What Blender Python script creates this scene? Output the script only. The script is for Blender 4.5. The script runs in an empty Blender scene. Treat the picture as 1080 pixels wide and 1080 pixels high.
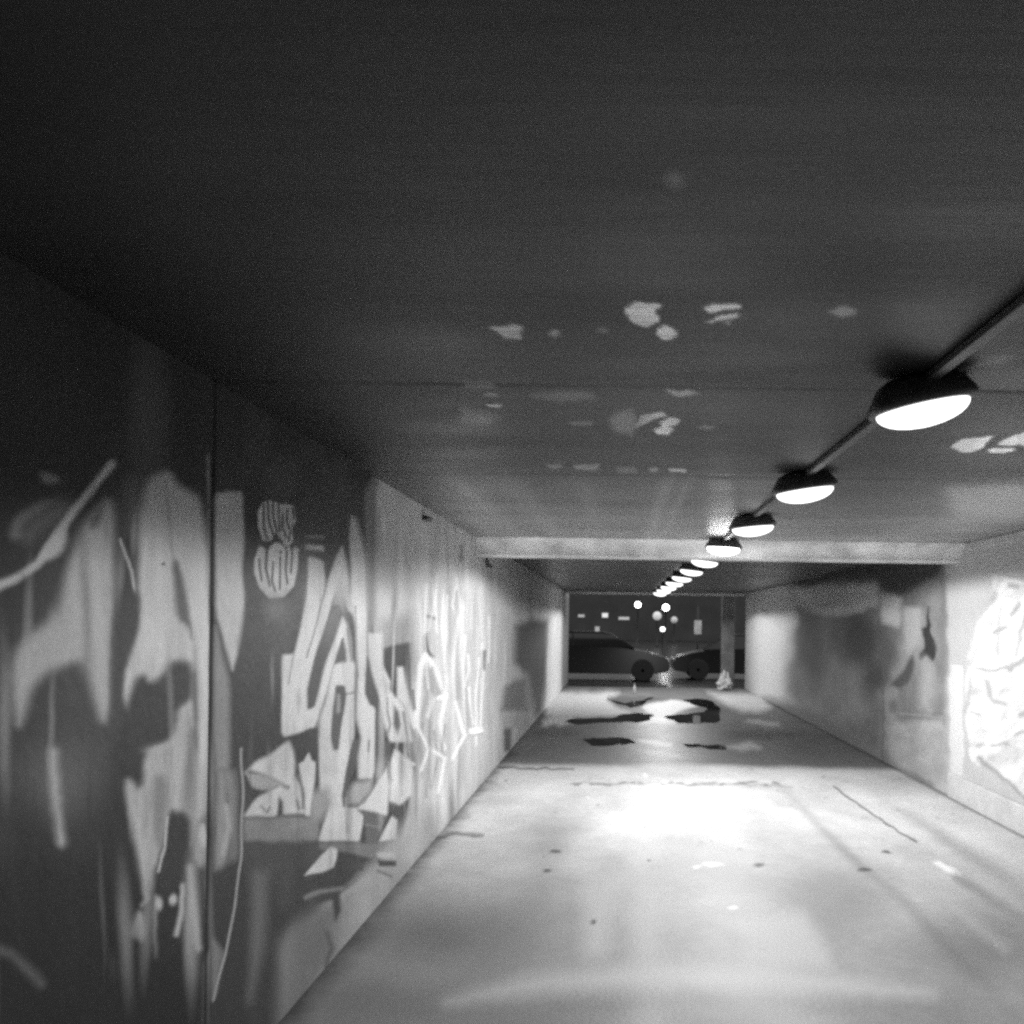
import bpy, bmesh, math, random
import numpy as np
from mathutils import Vector, Matrix

random.seed(7)
C = bpy.context.scene.collection
R = math.radians

# ------------------------------------------------------------------ dimensions (metres)
XL, XR = -1.395, 3.36          # inner faces of the two walls
H = 2.50                       # ceiling height
EYE = 1.69                     # camera height
YN, YF = -0.5, 27.0            # near and far mouths of the underpass, near one drawn in to admit fill
VPX, VPY, F = 652.0, 657.0, 1080.0
ROLL = R(0.8)

# ------------------------------------------------------------------ helpers
def link(o, parent=None):
    C.objects.link(o)
    if parent is not None:
        o.parent = parent
    return o

def obj(name, bm, mat, parent=None, smooth=False):
    me = bpy.data.meshes.new(name)
    bm.normal_update()
    bm.to_mesh(me); bm.free()
    if smooth:
        for p in me.polygons: p.use_smooth = True
    me.materials.append(mat)
    return link(bpy.data.objects.new(name, me), parent)

def empty(name, loc):
    o = bpy.data.objects.new(name, None); o.location = loc
    o.empty_display_size = 0.1
    return link(o)

def tag(o, label=None, cat=None, group=None, kind=None):
    if label: o['label'] = label
    if cat: o['category'] = cat
    if group: o['group'] = group
    if kind: o['kind'] = kind
    return o

def box(bm, x0, x1, y0, y1, z0, z1, bev=0.0):
    r = bmesh.ops.create_cube(bm, size=1.0)
    vs = r['verts']
    for v in vs:
        v.co = Vector(((x0+x1)/2 + v.co.x*(x1-x0), (y0+y1)/2 + v.co.y*(y1-y0), (z0+z1)/2 + v.co.z*(z1-z0)))
    if bev:
        es = list({e for v in vs for e in v.link_edges})
        bmesh.ops.bevel(bm, geom=es, offset=bev, segments=2, affect='EDGES', profile=0.5)
    return bm

def lathe(bm, prof, n=16, cx=0, cy=0, cz=0, cap=True):
    rings = []
    for r, z in prof:
        rings.append([bm.verts.new((cx+r*math.cos(2*math.pi*i/n), cy+r*math.sin(2*math.pi*i/n), cz+z)) for i in range(n)])
    for a, b in zip(rings, rings[1:]):
        for i in range(n):
            bm.faces.new((a[i], a[(i+1) % n], b[(i+1) % n], b[i]))
    if cap:
        bm.faces.new(list(reversed(rings[0]))); bm.faces.new(rings[-1])
    return bm

# ------------------------------------------------------------------ materials (all grey: the place is seen in black and white)
def mat(name):
    m = bpy.data.materials.new(name); m.use_nodes = True
    nt = m.node_tree
    return m, nt, nt.nodes['Principled BSDF']

def plain(name, v, rough=0.6, var=0.25, scale=12.0, bump=0.0, metal=0.0, coat=0.0):
    m, nt, p = mat(name)
    tc = nt.nodes.new('ShaderNodeTexCoord')
    nz = nt.nodes.new('ShaderNodeTexNoise'); nz.inputs['Scale'].default_value = scale
    nz.inputs['Detail'].default_value = 6
    nt.links.new(tc.outputs['Object'], nz.inputs['Vector'])
    mr = nt.nodes.new('ShaderNodeMapRange')
    mr.inputs['From Min'].default_value = 0.3; mr.inputs['From Max'].default_value = 0.7
    mr.inputs['To Min'].default_value = v*(1-var); mr.inputs['To Max'].default_value = v*(1+var)
    nt.links.new(nz.outputs['Fac'], mr.inputs['Value'])
    nt.links.new(mr.outputs['Result'], p.inputs['Base Color'])
    p.inputs['Roughness'].default_value = rough
    p.inputs['Metallic'].default_value = metal
    p.inputs['Coat Weight'].default_value = coat
    if bump:
        b = nt.nodes.new('ShaderNodeBump'); b.inputs['Strength'].default_value = bump
        b.inputs['Distance'].default_value = 0.01
        nt.links.new(nz.outputs['Fac'], b.inputs['Height']); nt.links.new(b.outputs['Normal'], p.inputs['Normal'])
    return m

def painted(name, rough=0.6, spec=0.4, wetspec=None, bump=0.25, bscale=(30, 30, 30), grain=0.10, gscale=90.0, dist=0.006):
    """surface whose own paint comes from the mesh attributes 'paint' (grey value) and 'gloss' (roughness)"""
    m, nt, p = mat(name)
    at = nt.nodes.new('ShaderNodeAttribute'); at.attribute_name = 'paint'
    ag = nt.nodes.new('ShaderNodeAttribute'); ag.attribute_name = 'gloss'
    tc = nt.nodes.new('ShaderNodeTexCoord')
    mp = nt.nodes.new('ShaderNodeMapping'); mp.inputs['Scale'].default_value = bscale
    nt.links.new(tc.outputs['Object'], mp.inputs['Vector'])
    nz = nt.nodes.new('ShaderNodeTexNoise'); nz.inputs['Scale'].default_value = 1.0; nz.inputs['Detail'].default_value = 5
    nt.links.new(mp.outputs['Vector'], nz.inputs['Vector'])
    gr = nt.nodes.new('ShaderNodeTexNoise'); gr.inputs['Scale'].default_value = gscale; gr.inputs['Detail'].default_value = 3
    nt.links.new(tc.outputs['Object'], gr.inputs['Vector'])
    mr = nt.nodes.new('ShaderNodeMapRange')
    mr.inputs['From Min'].default_value = 0.25; mr.inputs['From Max'].default_value = 0.75
    mr.inputs['To Min'].default_value = 1-grain; mr.inputs['To Max'].default_value = 1+grain
    nt.links.new(gr.outputs['Fac'], mr.inputs['Value'])
    mu = nt.nodes.new('ShaderNodeMath'); mu.operation = 'MULTIPLY'
    nt.links.new(at.outputs['Fac'], mu.inputs[0]); nt.links.new(mr.outputs['Result'], mu.inputs[1])
    nt.links.new(mu.outputs[0], p.inputs['Base Color'])
    nt.links.new(ag.outputs['Fac'], p.inputs['Roughness'])
    p.inputs['Specular IOR Level'].default_value = spec
    if wetspec:
        ms = nt.nodes.new('ShaderNodeMapRange')
        for nm, vv in (('From Min', .12), ('From Max', .34), ('To Min', wetspec), ('To Max', spec)): ms.inputs[nm].default_value = vv
        nt.links.new(ag.outputs['Fac'], ms.inputs['Value']); nt.links.new(ms.outputs['Result'], p.inputs['Specular IOR Level'])
    b = nt.nodes.new('ShaderNodeBump'); b.inputs['Strength'].default_value = bump; b.inputs['Distance'].default_value = dist
    nt.links.new(nz.outputs['Fac'], b.inputs['Height']); nt.links.new(b.outputs['Normal'], p.inputs['Normal'])
    return m

def glow(name, strength):
    m, nt, p = mat(name)
    p.inputs['Base Color'].default_value = (.8, .8, .8, 1)
    p.inputs['Emission Color'].default_value = (1, 1, 1, 1)
    p.inputs['Emission Strength'].default_value = strength
    return m

# ------------------------------------------------------------------ paint engine: soft shapes laid on a surface
def vnoise(x, y, seed=0):
    xi = np.floor(x).astype(np.int64); yi = np.floor(y).astype(np.int64)
    fx = x-xi; fy = y-yi
    fx = fx*fx*(3-2*fx); fy = fy*fy*(3-2*fy)
    def h(a, b):
        n = (a*374761393 + b*668265263 + seed*1442695041) & 0xffffffff
        n = ((n ^ (n >> 13))*1274126177) & 0xffffffff
        return ((n ^ (n >> 16)) & 0xffff)/65535.0
    return (h(xi, yi)*(1-fx)+h(xi+1, yi)*fx)*(1-fy) + (h(xi, yi+1)*(1-fx)+h(xi+1, yi+1)*fx)*fy

def fbm(x, y, seed=0, oct=4):
    s = 0; a = .5; t = 0
    for k in range(oct):
        s = s + a*vnoise(x*2**k, y*2**k, seed+k*17); t += a; a *= .5
    return s/t

def project(X, Y, Z):
    dx = F*X/Y; dy = -F*(Z-EYE)/Y
    c, s = math.cos(ROLL), math.sin(ROLL)
    return VPX + dx*c - dy*s, VPY + dx*s + dy*c

def chaikin(p, q, n):
    for _ in range(n):
        a = np.roll(p, -1, 0)
        p = np.stack([p*(1-q)+a*q, p*q+a*(1-q)], 1).reshape(-1, 2)
    return p

class Paint:
    """grey paint values at points (u, v)"""
    def __init__(self, u, v, base, wob=1.0):
        self.u = u + wob*(vnoise(u*.12, v*.12, 3)-.5)*2
        self.v = v + wob*(vnoise(u*.12, v*.12, 4)-.5)*2
        self.val = base; self.k = 1.0; self.cut = (.12, 1)
    def _mix(self, idx, a, val):
        if callable(val): val = val(self.u[idx], self.v[idx])
        self.val[idx] = self.val[idx]*(1-a) + val*a
    def poly(self, pts, val, soft=1.9, op=1.0):
        soft = soft*self.k; p = chaikin(np.array(pts, float), *self.cut); m = soft+1
        idx = np.nonzero((self.u > p[:, 0].min()-m) & (self.u < p[:, 0].max()+m) & (self.v > p[:, 1].min()-m) & (self.v < p[:, 1].max()+m))[0]
        if not len(idx): return
        u = self.u[idx]; v = self.v[idx]
        d = np.full(len(idx), 1e9); ins = np.zeros(len(idx), bool)
        for (x0, y0), (x1, y1) in zip(p, np.roll(p, -1, 0)):
            ex, ey = x1-x0, y1-y0
            t = np.clip(((u-x0)*ex+(v-y0)*ey)/(ex*ex+ey*ey+1e-9), 0, 1)
            d = np.minimum(d, np.hypot(u-x0-t*ex, v-y0-t*ey))
            cr = ((y0 > v) != (y1 > v)) & (u < (x1-x0)*(v-y0)/((y1-y0) if abs(y1-y0) > 1e-9 else 1e-9)+x0)
            ins ^= cr
        sd = np.where(ins, d, -d)
        a = np.clip(sd/(2*soft)+.5, 0, 1); a = a*a*(3-2*a)*op
        self._mix(idx, a, val)
    def stroke(self, pts, w, val, soft=1.5, op=1.0):
        soft = soft*self.k; p = np.array(pts, float); m = w+soft+1
        idx = np.nonzero((self.u > p[:, 0].min()-m) & (self.u < p[:, 0].max()+m) & (self.v > p[:, 1].min()-m) & (self.v < p[:, 1].max()+m))[0]
        if not len(idx): return
        u = self.u[idx]; v = self.v[idx]; d = np.full(len(idx), 1e9)
        for (x0, y0), (x1, y1) in zip(p, p[1:]):
            ex, ey = x1-x0, y1-y0
            t = np.clip(((u-x0)*ex+(v-y0)*ey)/(ex*ex+ey*ey+1e-9), 0, 1)
            d = np.minimum(d, np.hypot(u-x0-t*ex, v-y0-t*ey))
        a = np.clip((w/2-d)/(2*soft)+.5, 0, 1); a = a*a*(3-2*a)*op
        self._mix(idx, a, val)
    def blob(self, cx, cy, rx, ry, val, hard=0.0, op=1.0, rot=0.0):
        m = max(rx, ry)*1.05
        idx = np.nonzero((abs(self.u-cx) < m) & (abs(self.v-cy) < m))[0]
        if not len(idx): return
        du = self.u[idx]-cx; dv = self.v[idx]-cy
        if rot:
            c, s = math.cos(R(rot)), math.sin(R(rot)); du, dv = du*c+dv*s, -du*s+dv*c
        r = np.hypot(du/rx, dv/ry)
        a = np.clip((1-r)/(1-hard), 0, 1); a = a*a*(3-2*a)*op
        self._mix(idx, a, val)

def grid_mesh(name, P, nu, nv, val, gloss, material, flip, back, parent=None):
    """P: (nu*nv,3) points of a sheet; 'back' = 8 corner box behind it, so that the sheet has real thickness"""
    nvt = nu*nv
    co = np.vstack([P, np.array(back, float)]) if back is not None else P
    i, j = np.meshgrid(np.arange(nu-1), np.arange(nv-1), indexing='ij')
    a = (i*nv+j).ravel(); b = ((i+1)*nv+j).ravel(); c = ((i+1)*nv+j+1).ravel(); d = (i*nv+j+1).ravel()
    q = np.stack([a, d, c, b] if flip else [a, b, c, d], 1)
    if back is not None:
        k = nvt
        q = np.vstack([q, np.array([[k, k+3, k+2, k+1], [k+4, k+5, k+6, k+7], [k, k+1, k+5, k+4], [k+1, k+2, k+6, k+5], [k+2, k+3, k+7, k+6], [k+3, k, k+4, k+7]])])
        val = np.concatenate([val, np.full(8, .2)]); gloss = np.concatenate([gloss, np.full(8, .8)])
    me = bpy.data.meshes.new(name)
    me.vertices.add(len(co)); me.vertices.foreach_set('co', co.astype(np.float32).ravel())
    me.loops.add(len(q)*4); me.loops.foreach_set('vertex_index', q.astype(np.int32).ravel())
    me.polygons.add(len(q)); me.polygons.foreach_set('loop_start', np.arange(len(q), dtype=np.int32)*4)
    me.update(calc_edges=True)
    for nm, arr in (('paint', val), ('gloss', gloss)):
        at = me.attributes.new(nm, 'FLOAT', 'POINT'); at.data.foreach_set('value', arr.astype(np.float32))
    me.materials.append(material)
    return link(bpy.data.objects.new(name, me), parent)

def boxpts(x0, x1, y0, y1, z0, z1):
    return [(x0, y0, z0), (x1, y0, z0), (x1, y1, z0), (x0, y1, z0), (x0, y0, z1), (x1, y0, z1), (x1, y1, z1), (x0, y1, z1)]

# ================================================================== LEFT WALL with its graffiti
M_wall = painted('graffiti_concrete', spec=.12, bump=.35, bscale=(26, 26, 26), grain=.07)
def left_wall():
    cols = np.arange(-20, 601.0, 1.15)
    Yn = abs(XL)*F/(VPX-cols)
    Yn = np.concatenate([np.linspace(YN, Yn[0]-.03, 60), Yn, [YF]])
    Yn = np.sort(Yn)
    Zs = np.linspace(0, H, 470)
    Y, Z = np.meshgrid(Yn, Zs, indexing='ij'); Y = Y.ravel(); Z = Z.ravel()
    Xs = np.full(len(Y), XL)
    seamY = abs(XL)*F/(VPX-223.0)
    Xs = Xs - .008*(abs(Y-seamY) < .008)
    u, v = project(XL, np.maximum(Y, .6), Z)
    st = fbm(Y*9, Z*1.2, 11)            # tall vertical streaks
    fb = fbm(Y*2.2, Z*2.2, 5)
    base = .50 + .22*(st-.5) + .16*(fb-.5)
    P = Paint(u, v, base, .6)
    W, D = .66, .065
    P.k = 1.5; P.cut = (.25, 2)
    P.u = P.u+5*(vnoise(u*.025, v*.012, 15)-.5); P.v = P.v+8*(vnoise(u*.03, v*.012, 16)-.5)
    # ---- near bay: pale fog figures sprayed on black
    P.poly([(-9000, -3000), (222, -3000), (222, 3400), (-9000, 3400)], lambda a, b: .03+.035*fbm(a*.02, b*.006, 9), 3)  # sprayed black, carried up to the ceiling for the lamp cutoff shade
    P.poly([(-400, 640), (-60, 560), (-15, 640), (-40, 820), (-400, 900)], .22, 25)
    P.blob(100, 720, 120, 220, .09, 0, .6)
    P.poly([(20, 560), (60, 525), (75, 530), (70, 550), (45, 560), (30, 575)], .16, 8)
    P.poly([(10, 570), (14, 545), (40, 532), (60, 527), (42, 542), (22, 556), (28, 566)], .2, 4)
    P.poly([(42, 500), (62, 502), (62, 509), (48, 511)], .26, 4)
    P.poly([(58, 650), (72, 600), (85, 555), (100, 540), (122, 520), (121, 580), (117, 650), (117, 745), (108, 768), (99, 745), (87, 702), (74, 696), (48, 708), (31, 727), (26, 752), (20, 770), (14, 745), (14, 690), (32, 668)], .37, 7)
    P.poly([(80, 590), (112, 590), (108, 650), (95, 690), (80, 650)], .46, 14)
    P.poly([(95, 545), (110, 530), (110, 552), (96, 562)], .17, 5)
    P.stroke([(-30, 622), (0, 617), (22, 607), (42, 592), (62, 563), (78, 538), (100, 512), (120, 488)], 8, .46, 3)
    P.poly([(42, 592), (56, 565), (70, 553), (70, 575), (60, 588)], .46, 4)
    P.stroke([(128, 572), (133, 590), (139, 605), (145, 640)], 2.2, .45, 1.5)
    P.poly([(144, 545), (150, 522), (158, 500), (178, 492), (190, 510), (222, 528), (222, 880), (205, 880), (200, 800), (150, 800), (140, 760), (128, 745), (128, 715), (138, 690), (146, 640), (146, 600)], lambda a, b: .44+.16*(fbm(a*.12, b*.01, 21)-.5), 5)
    P.blob(158, 430, 34, 120, .12, .1, .8)
    P.poly([(130, 515), (142, 500), (150, 520), (146, 560), (134, 570)], .16, 9)
    P.poly([(117, 640), (138, 622), (149, 628), (149, 660), (141, 678), (131, 700), (127, 728), (131, 752), (142, 760), (146, 795), (120, 805), (116, 745)], .07, 4)
    P.poly([(143, 716), (154, 711), (160, 722), (172, 712), (178, 700), (192, 697), (203, 705), (204, 738), (196, 745), (188, 750), (186, 772), (178, 786), (150, 792), (126, 806), (116, 795), (128, 762), (136, 735)], .045, 5)
    P.poly([(180, 590), (188, 588), (196, 625), (199, 660), (201, 680), (196, 662), (185, 655), (183, 620)], .14, 3)
    P.stroke([(176, 505), (179, 560), (184, 620), (184, 650)], 2, .25, 2, .8)
    P.blob(171, 594, 3.5, 2.5, .08, .3)
    P.poly([(203, 700), (209, 760), (207, 800), (204, 780), (202, 745)], .13, 3)
    P.stroke([(190, 790), (203, 775), (206, 800), (209, 830), (200, 860)], 7, .14, 4)
    # lower drips of the near bay
    P.poly([(100, 800), (150, 800), (205, 840), (222, 870), (222, 1300), (100, 1300)], .035, 10)
    P.poly([(150, 795), (188, 785), (190, 752), (202, 745), (205, 800), (222, 812), (222, 850), (212, 862), (203, 900), (194, 872), (180, 850), (170, 905), (158, 945), (152, 948), (146, 905), (137, 865), (130, 830), (133, 818), (150, 838)], lambda a, b: .34+.2*(fbm(a*.15, b*.015, 31)-.5), 4)
    P.poly([(158, 820), (176, 822), (178, 850), (170, 900), (160, 880)], .22, 5)
    P.poly([(178, 862), (195, 855), (204, 872), (200, 905), (196, 928), (184, 942), (172, 945), (161, 922), (172, 908)], .05, 4)
    P.stroke([(177, 865), (174, 895), (168, 920)], 2.5, .42, 1.5)
    P.poly([(205, 870), (215, 868), (220, 890), (218, 915), (204, 912)], .28, 4)
    P.poly([(216, 865), (219, 885), (214, 895), (210, 880)], .42, 3)
    P.stroke([(152, 935), (156, 948), (150, 955)], 4, .3, 2)
    P.poly([(144, 962), (149, 960), (154, 975), (152, 992), (145, 990), (136, 985)], .46, 3)
    P.stroke([(165, 946), (163, 980), (164, 1008)], 4, .26, 2.2)
    P.blob(168, 953, 6, 11, .36, .2); P.blob(183, 949, 7, 9, .42, .2, rot=20)
    P.stroke([(194, 934), (191, 960), (185, 985)], 5, .38, 2)
    P.stroke([(202, 915), (204, 960), (208, 1000)], 8, .28, 2.5)
    P.blob(120, 1020, 8, 22, .18, 0); P.blob(60, 820, 75, 70, .16, 0, .8)
    P.poly([(-60, 900), (135, 900), (150, 1000), (215, 1015), (222, 1400), (-300, 1400)], .022, 18, .85)
    P.stroke([(56, 792), (60, 840), (63, 885)], 8, .36, 5)
    P.stroke([(-10, 1003), (10, 1006), (30, 1022), (42, 1035)], 8, .13, 5)
    P.val = np.where(u < 222, P.val*(1+.45*np.clip((P.val-.12)/.2, 0, 1)), P.val)
    P.k = 1.2; P.cut = (.07, 1)
    P.u = u+1.2*(vnoise(u*.07, v*.03, 17)-.5)*2; P.v = v+1.6*(vnoise(u*.07, v*.03, 18)-.5)*2
    # strip right of the joint
    P.poly([(216, 200), (266, 200), (266, 1200), (220.5, 1200), (220.5, 480), (216, 480)], .045, 1.5)
    P.poly([(262, 250), (440, 440), (412, 506), (392, 520), (262, 530)], .045, 6)  # upper wall painted dark for the shade above the lamp cutoff
    P.poly([(227, 522), (256.5, 518), (256.5, 640), (250, 690), (244, 708), (237, 680), (228, 650)], lambda a, b: .52+.2*(fbm(a*.1, b*.03, 41)-.5), 3)
    P.poly([(226, 660), (234, 690), (241, 720), (243, 810), (226, 812)], .27, 4)
    P.poly([(226, 810), (249, 812), (250, 905), (226, 918)], lambda a, b: .24+.25*(fbm(a*.2, b*.02, 51)-.5), 5)
    P.stroke([(239, 850), (242, 870), (236, 900)], 6, .42, 3)
    P.poly([(224, 990), (236, 1005), (229, 1048), (224, 1056)], .22, 4)
    P.stroke([(255, 790), (256, 850), (254, 905), (248, 950), (238, 1005), (226, 1056)], 2.0, .42, 1.2)
    # ---- black field behind the lettering
    def dk(a, b): return .022+.035*fbm(a*.05, b*.02, 61)
    P.poly([(258.5, 380), (392, 380), (396, 520), (392, 640), (396, 690), (432, 690), (436, 750), (440, 800), (420, 905), (330, 960), (258.5, 960)], dk, 2)
    P.poly([(385, 520), (396, 500), (398, 640), (388, 690)], .24, 4)
    P.poly([(397, 380), (436, 380), (440, 640), (434, 668), (404, 672), (399, 640)], .52, 5)
    P.poly([(402, 655), (438, 645), (435, 690), (404, 690)], .30, 10)
    P.k = .75
    # two rows of small bubble letters
    fade = lambda a, b: np.clip(.72-.012*np.maximum(b-606, 0), .12, .8)
    P.poly([(271, 540), (276, 531), (284, 529), (296, 531), (310, 532), (313, 550), (308, 556), (309, 572), (300, 577), (297, 570), (290, 560), (285, 569), (276, 571), (271, 556)], .68, 1.5)
    for q in ([(277, 533), (277, 556), (281, 568)], [(281.5, 531), (282, 548), (288, 566)], [(287, 530), (287, 545), (291, 560)], [(293.5, 531), (294, 560)], [(298.5, 541), (297, 556), (301, 566)], [(304, 536), (302, 548), (306, 560), (304, 570)], [(309, 535), (310, 546)]):
        P.stroke(q, 2.3, .05, 1.0)
    P.poly([(269, 590), (273, 577), (278, 578), (281, 584), (284, 575), (290, 571), (297, 574), (301, 581), (304, 575), (308, 582), (312, 576), (316, 579), (314, 600), (310, 618), (300, 630), (284, 632), (274, 620), (269, 604)], fade, 1.8)
    for q in ([(280.5, 582), (280, 600), (284, 618)], [(287, 592), (286, 612), (290, 624)], [(295, 588), (295, 622)], [(302, 582), (301, 604), (303, 616)], [(308.5, 582), (307, 604)], [(274, 590), (276, 612)]):
        P.stroke(q, 2.3, .06, 1.0)
    P.blob(295, 582.5, 2.6, 2.4, .05, .3)
    P.blob(291, 642, 22, 22, .17, 0, .8)
    P.k = 1.25
    # small bars over the big letter
    P.poly([(322, 564), (343, 566), (343, 569), (322, 567)], .26, 1.5)
    P.poly([(322.5, 574), (342, 576), (342, 581.5), (323, 580)], .52, 1.2)
    # the big angular lettering
    P.poly([(325.5, 588), (342, 591), (343.5, 608), (341, 640), (334, 665), (326, 692), (323, 716), (324, 748), (332, 746), (335.5, 757), (332, 767), (297.5, 777), (297.5, 691), (310.5, 689.5), (317, 660), (323, 630), (326, 605)], W)
    P.stroke([(310, 690), (306, 712), (304, 722)], 1.4, .3, .8)
    P.poly([(361.7, 575), (355.5, 588), (345.5, 615), (333, 658), (323, 693), (318, 724), (325, 724), (333, 689), (342, 660), (352, 632), (358, 622), (368, 645), (372, 648), (368, 612), (365, 590)], W)
    P.stroke([(346, 611), (339, 634), (333, 658), (323, 694)], 1.8, .24, 1.0)
    P.poly([(357, 612), (361, 606), (366, 640), (372, 690), (366, 660), (358, 640), (350, 640)], lambda a, b: np.clip(.62-(b-612)*.012, .1, .62), 3)
    P.poly([(370.3, 543), (374, 546), (382, 575), (386, 597), (387.5, 640), (386.5, 690), (384.5, 718), (379, 722), (376, 690), (375, 660), (371, 640), (369.5, 600), (369, 560)], W+.04)
    P.stroke([(376, 546), (388, 596), (389, 640)], 2.5, .33, 1.6)
    P.poly([(360, 640), (358, 661), (349, 692), (340, 717), (334, 737), (330.5, 746.5), (324.8, 747), (324.3, 722), (332.5, 693), (342, 662), (351, 641)], lambda a, b: np.clip(.085+.006*np.maximum(690-b, 0)*.3, .08, .22), 1.8)
    P.poly([(362, 650), (358, 662), (346.7, 693), (339, 718), (331.5, 745), (323, 750), (330, 769), (335.5, 757), (341, 740), (349, 715), (353.5, 701), (362, 672), (365, 686), (366, 701), (372, 697), (370, 676), (366.5, 658)], W)
    P.stroke([(354, 702), (347, 724), (339, 750), (334, 768)], 1.8, .26, 1)
    P.poly([(362.2, 671), (364.6, 686), (364.6, 698), (354, 701.5)], .10, 1.2)
    P.stroke([(366.5, 664), (369, 680), (370.5, 696)], 1.6, .2, 1)
    P.poly([(353, 702), (372, 696), (375, 700), (374.5, 732), (374.5, 771), (373, 781), (358, 781), (362, 754), (365, 733), (363, 724), (354, 724), (351, 746), (349, 772), (349, 782), (336, 783), (336.7, 760), (343, 741), (350, 712)], W)
    P.stroke([(364, 733), (375, 730.5)], 1.5, .2, .9)
    P.poly([(353.5, 725), (363, 725), (364.5, 735), (361.5, 756), (358, 778), (355, 789), (351, 790), (349.5, 772), (351.5, 745)], .10, 1.4)
    P.stroke([(356, 735), (356.5, 750)], 3, .36, 2)
    P.stroke([(375.5, 640), (375.5, 760)], 1.6, .28, 1.1)
    P.poly([(336, 780), (349, 781), (352, 791), (357, 790), (359, 780), (373, 780), (365.5, 813), (360.5, 840), (362, 852), (376, 853), (384, 860), (384, 868), (379, 888), (336, 886), (344, 864), (347, 846), (337, 838)], W+.02, 1.8)
    P.poly([(326, 836), (346, 832), (350, 850), (340, 866), (326, 866)], .34, 6)
    P.stroke([(365, 842), (366, 880)], 1.6, .42, 1.4)
    P.poly([(373, 780), (379.5, 778), (378.5, 796), (372, 817), (364, 838), (360.5, 840), (365.5, 813)], .10, 1.6)
    P.poly([(378, 715), (385, 714), (386, 731), (391, 743), (393.5, 743), (396.5, 750), (396, 780), (395.5, 813), (393, 822), (378, 822), (378, 798), (381, 778), (376.7, 757)], W+.03)
    P.stroke([(389, 782), (388.5, 793)], 2, .2, 1.2)
    P.poly([(373, 826), (394, 822), (392, 834), (380, 848), (366, 850), (367, 836)], .44, 4)
    P.poly([(386, 693), (389.5, 698), (395.5, 720), (400.5, 735), (401.5, 760), (401, 784), (396.5, 784), (396, 745), (391, 743), (386, 730)], .09, 1.5)
    P.poly([(396, 782), (413, 780), (412.5, 798), (404, 812), (397, 822)], lambda a, b: .09+.012*np.maximum(b-795, 0), 2)
    P.poly([(388.5, 669), (403.5, 666), (404.5, 702), (413, 719), (412.5, 728), (418, 733), (425, 743), (431.5, 758), (436, 782), (412, 782), (405.5, 762), (400.5, 738), (392, 709), (388, 692)], W)
    P.poly([(404, 712), (410, 722), (408, 735), (401, 720)], .42, 3)
    P.stroke([(408.5, 736), (409, 750), (412, 762), (409, 775)], 2.5, .24, 1.5)
    P.poly([(416.7, 743), (421, 750), (423, 764), (420, 775), (415, 762)], .11, 1.5)
    P.stroke([(426, 752), (430, 775), (432, 800)], 3, .22, 1.6)
    P.poly([(404.5, 684), (433.5, 676), (434, 700), (432.5, 738), (438, 750), (431, 748), (427, 722), (426.5, 704), (419, 704), (419, 736), (413, 726), (413.5, 718), (405, 702)], dk, 2.2)
    P.poly([(419.5, 704), (426, 704), (429, 725), (435, 747), (442, 764), (436, 768), (427, 746), (420, 736)], W)
    P.poly([(413, 804), (417, 790), (432, 800), (435.5, 812), (435, 838), (421, 850), (410, 846)], W+.08, 2)
    P.poly([(408.5, 808), (410, 830), (408, 861), (398, 857), (386, 856), (376.5, 854.5), (384, 846), (397, 828)], W+.05)
    P.stroke([(408, 808), (396, 828), (383, 848)], 1.8, .25, 1.2)
    P.stroke([(409.5, 804), (412.5, 824)], 1.8, .28, 1.2)
    P.poly([(376, 854.5), (386, 857), (398, 858), (408, 862.5), (402, 872), (398.5, 880), (397, 889), (387, 889), (386.5, 873), (384.5, 862)], .13, 1.3)
    P.stroke([(386, 871), (401, 872)], 1.2, .3, .7)
    P.poly([(413, 862), (418.5, 866), (417.5, 887), (399, 888), (406, 874)], W+.04, 1.6)
    P.poly([(336, 888), (380, 889), (398, 889), (418, 888), (418, 900), (397, 905), (370, 900), (336, 894)], .19, 2)
    # lower field: pale apron shapes on black
    P.poly([(262, 880), (335, 888), (342, 930), (330, 1090), (258, 1090)], .05, 6)
    P.poly([(418, 880), (440, 850), (470, 845), (440, 925), (380, 985), (335, 1060), (300, 1090), (300, 1000), (350, 950), (398, 906)], lambda a, b: .40+.2*(fbm(a*.03, b*.03, 71)-.5), 8)
    P.poly([(298, 985), (345, 948), (360, 960), (350, 1010), (310, 1090), (290, 1090)], .20, 10)
    P.poly([(286, 890), (318, 892), (316, 950), (296, 985), (283, 960)], .045, 7)
    P.poly([(268, 920), (282, 920), (280, 1000), (262, 1060)], .16, 8)
    P.stroke([(345, 985), (350, 1000), (344, 1020)], 4, .1, 3)
    P.poly([(349.5, 892), (356, 896), (355.5, 905), (352, 914), (337, 920), (320.5, 924), (328, 914), (340, 900)], W, 1.5)
    P.poly([(321, 926), (338, 921), (353, 915), (358, 902), (372, 906), (376, 914), (370, 926), (356, 935), (325, 942)], .05, 2)
    P.stroke([(322, 947), (340, 939), (360, 936)], 4, .26, 2)
    P.poly([(325, 954), (344, 942), (358, 938), (360, 960), (354, 972), (350, 948)], .055, 2.5)
    P.poly([(366, 910), (383, 914), (382, 919), (366, 914)], .06, 1.8)
    P.poly([(398, 899), (417, 901), (417, 906), (398, 905)], .5, 1.5)
    P.poly([(397, 906), (402, 908), (418, 909), (418, 914), (400, 914.5)], .05, 1.2)
    P.stroke([(398, 919), (412, 924)], 2.4, .14, 1.2)
    # sail shapes at left
    P.poly([(257.5, 862), (337, 862), (336, 884), (300, 888), (257.5, 886)], lambda a, b: .27+.12*(fbm(a*.06, b*.1, 81)-.5), 3)
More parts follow.
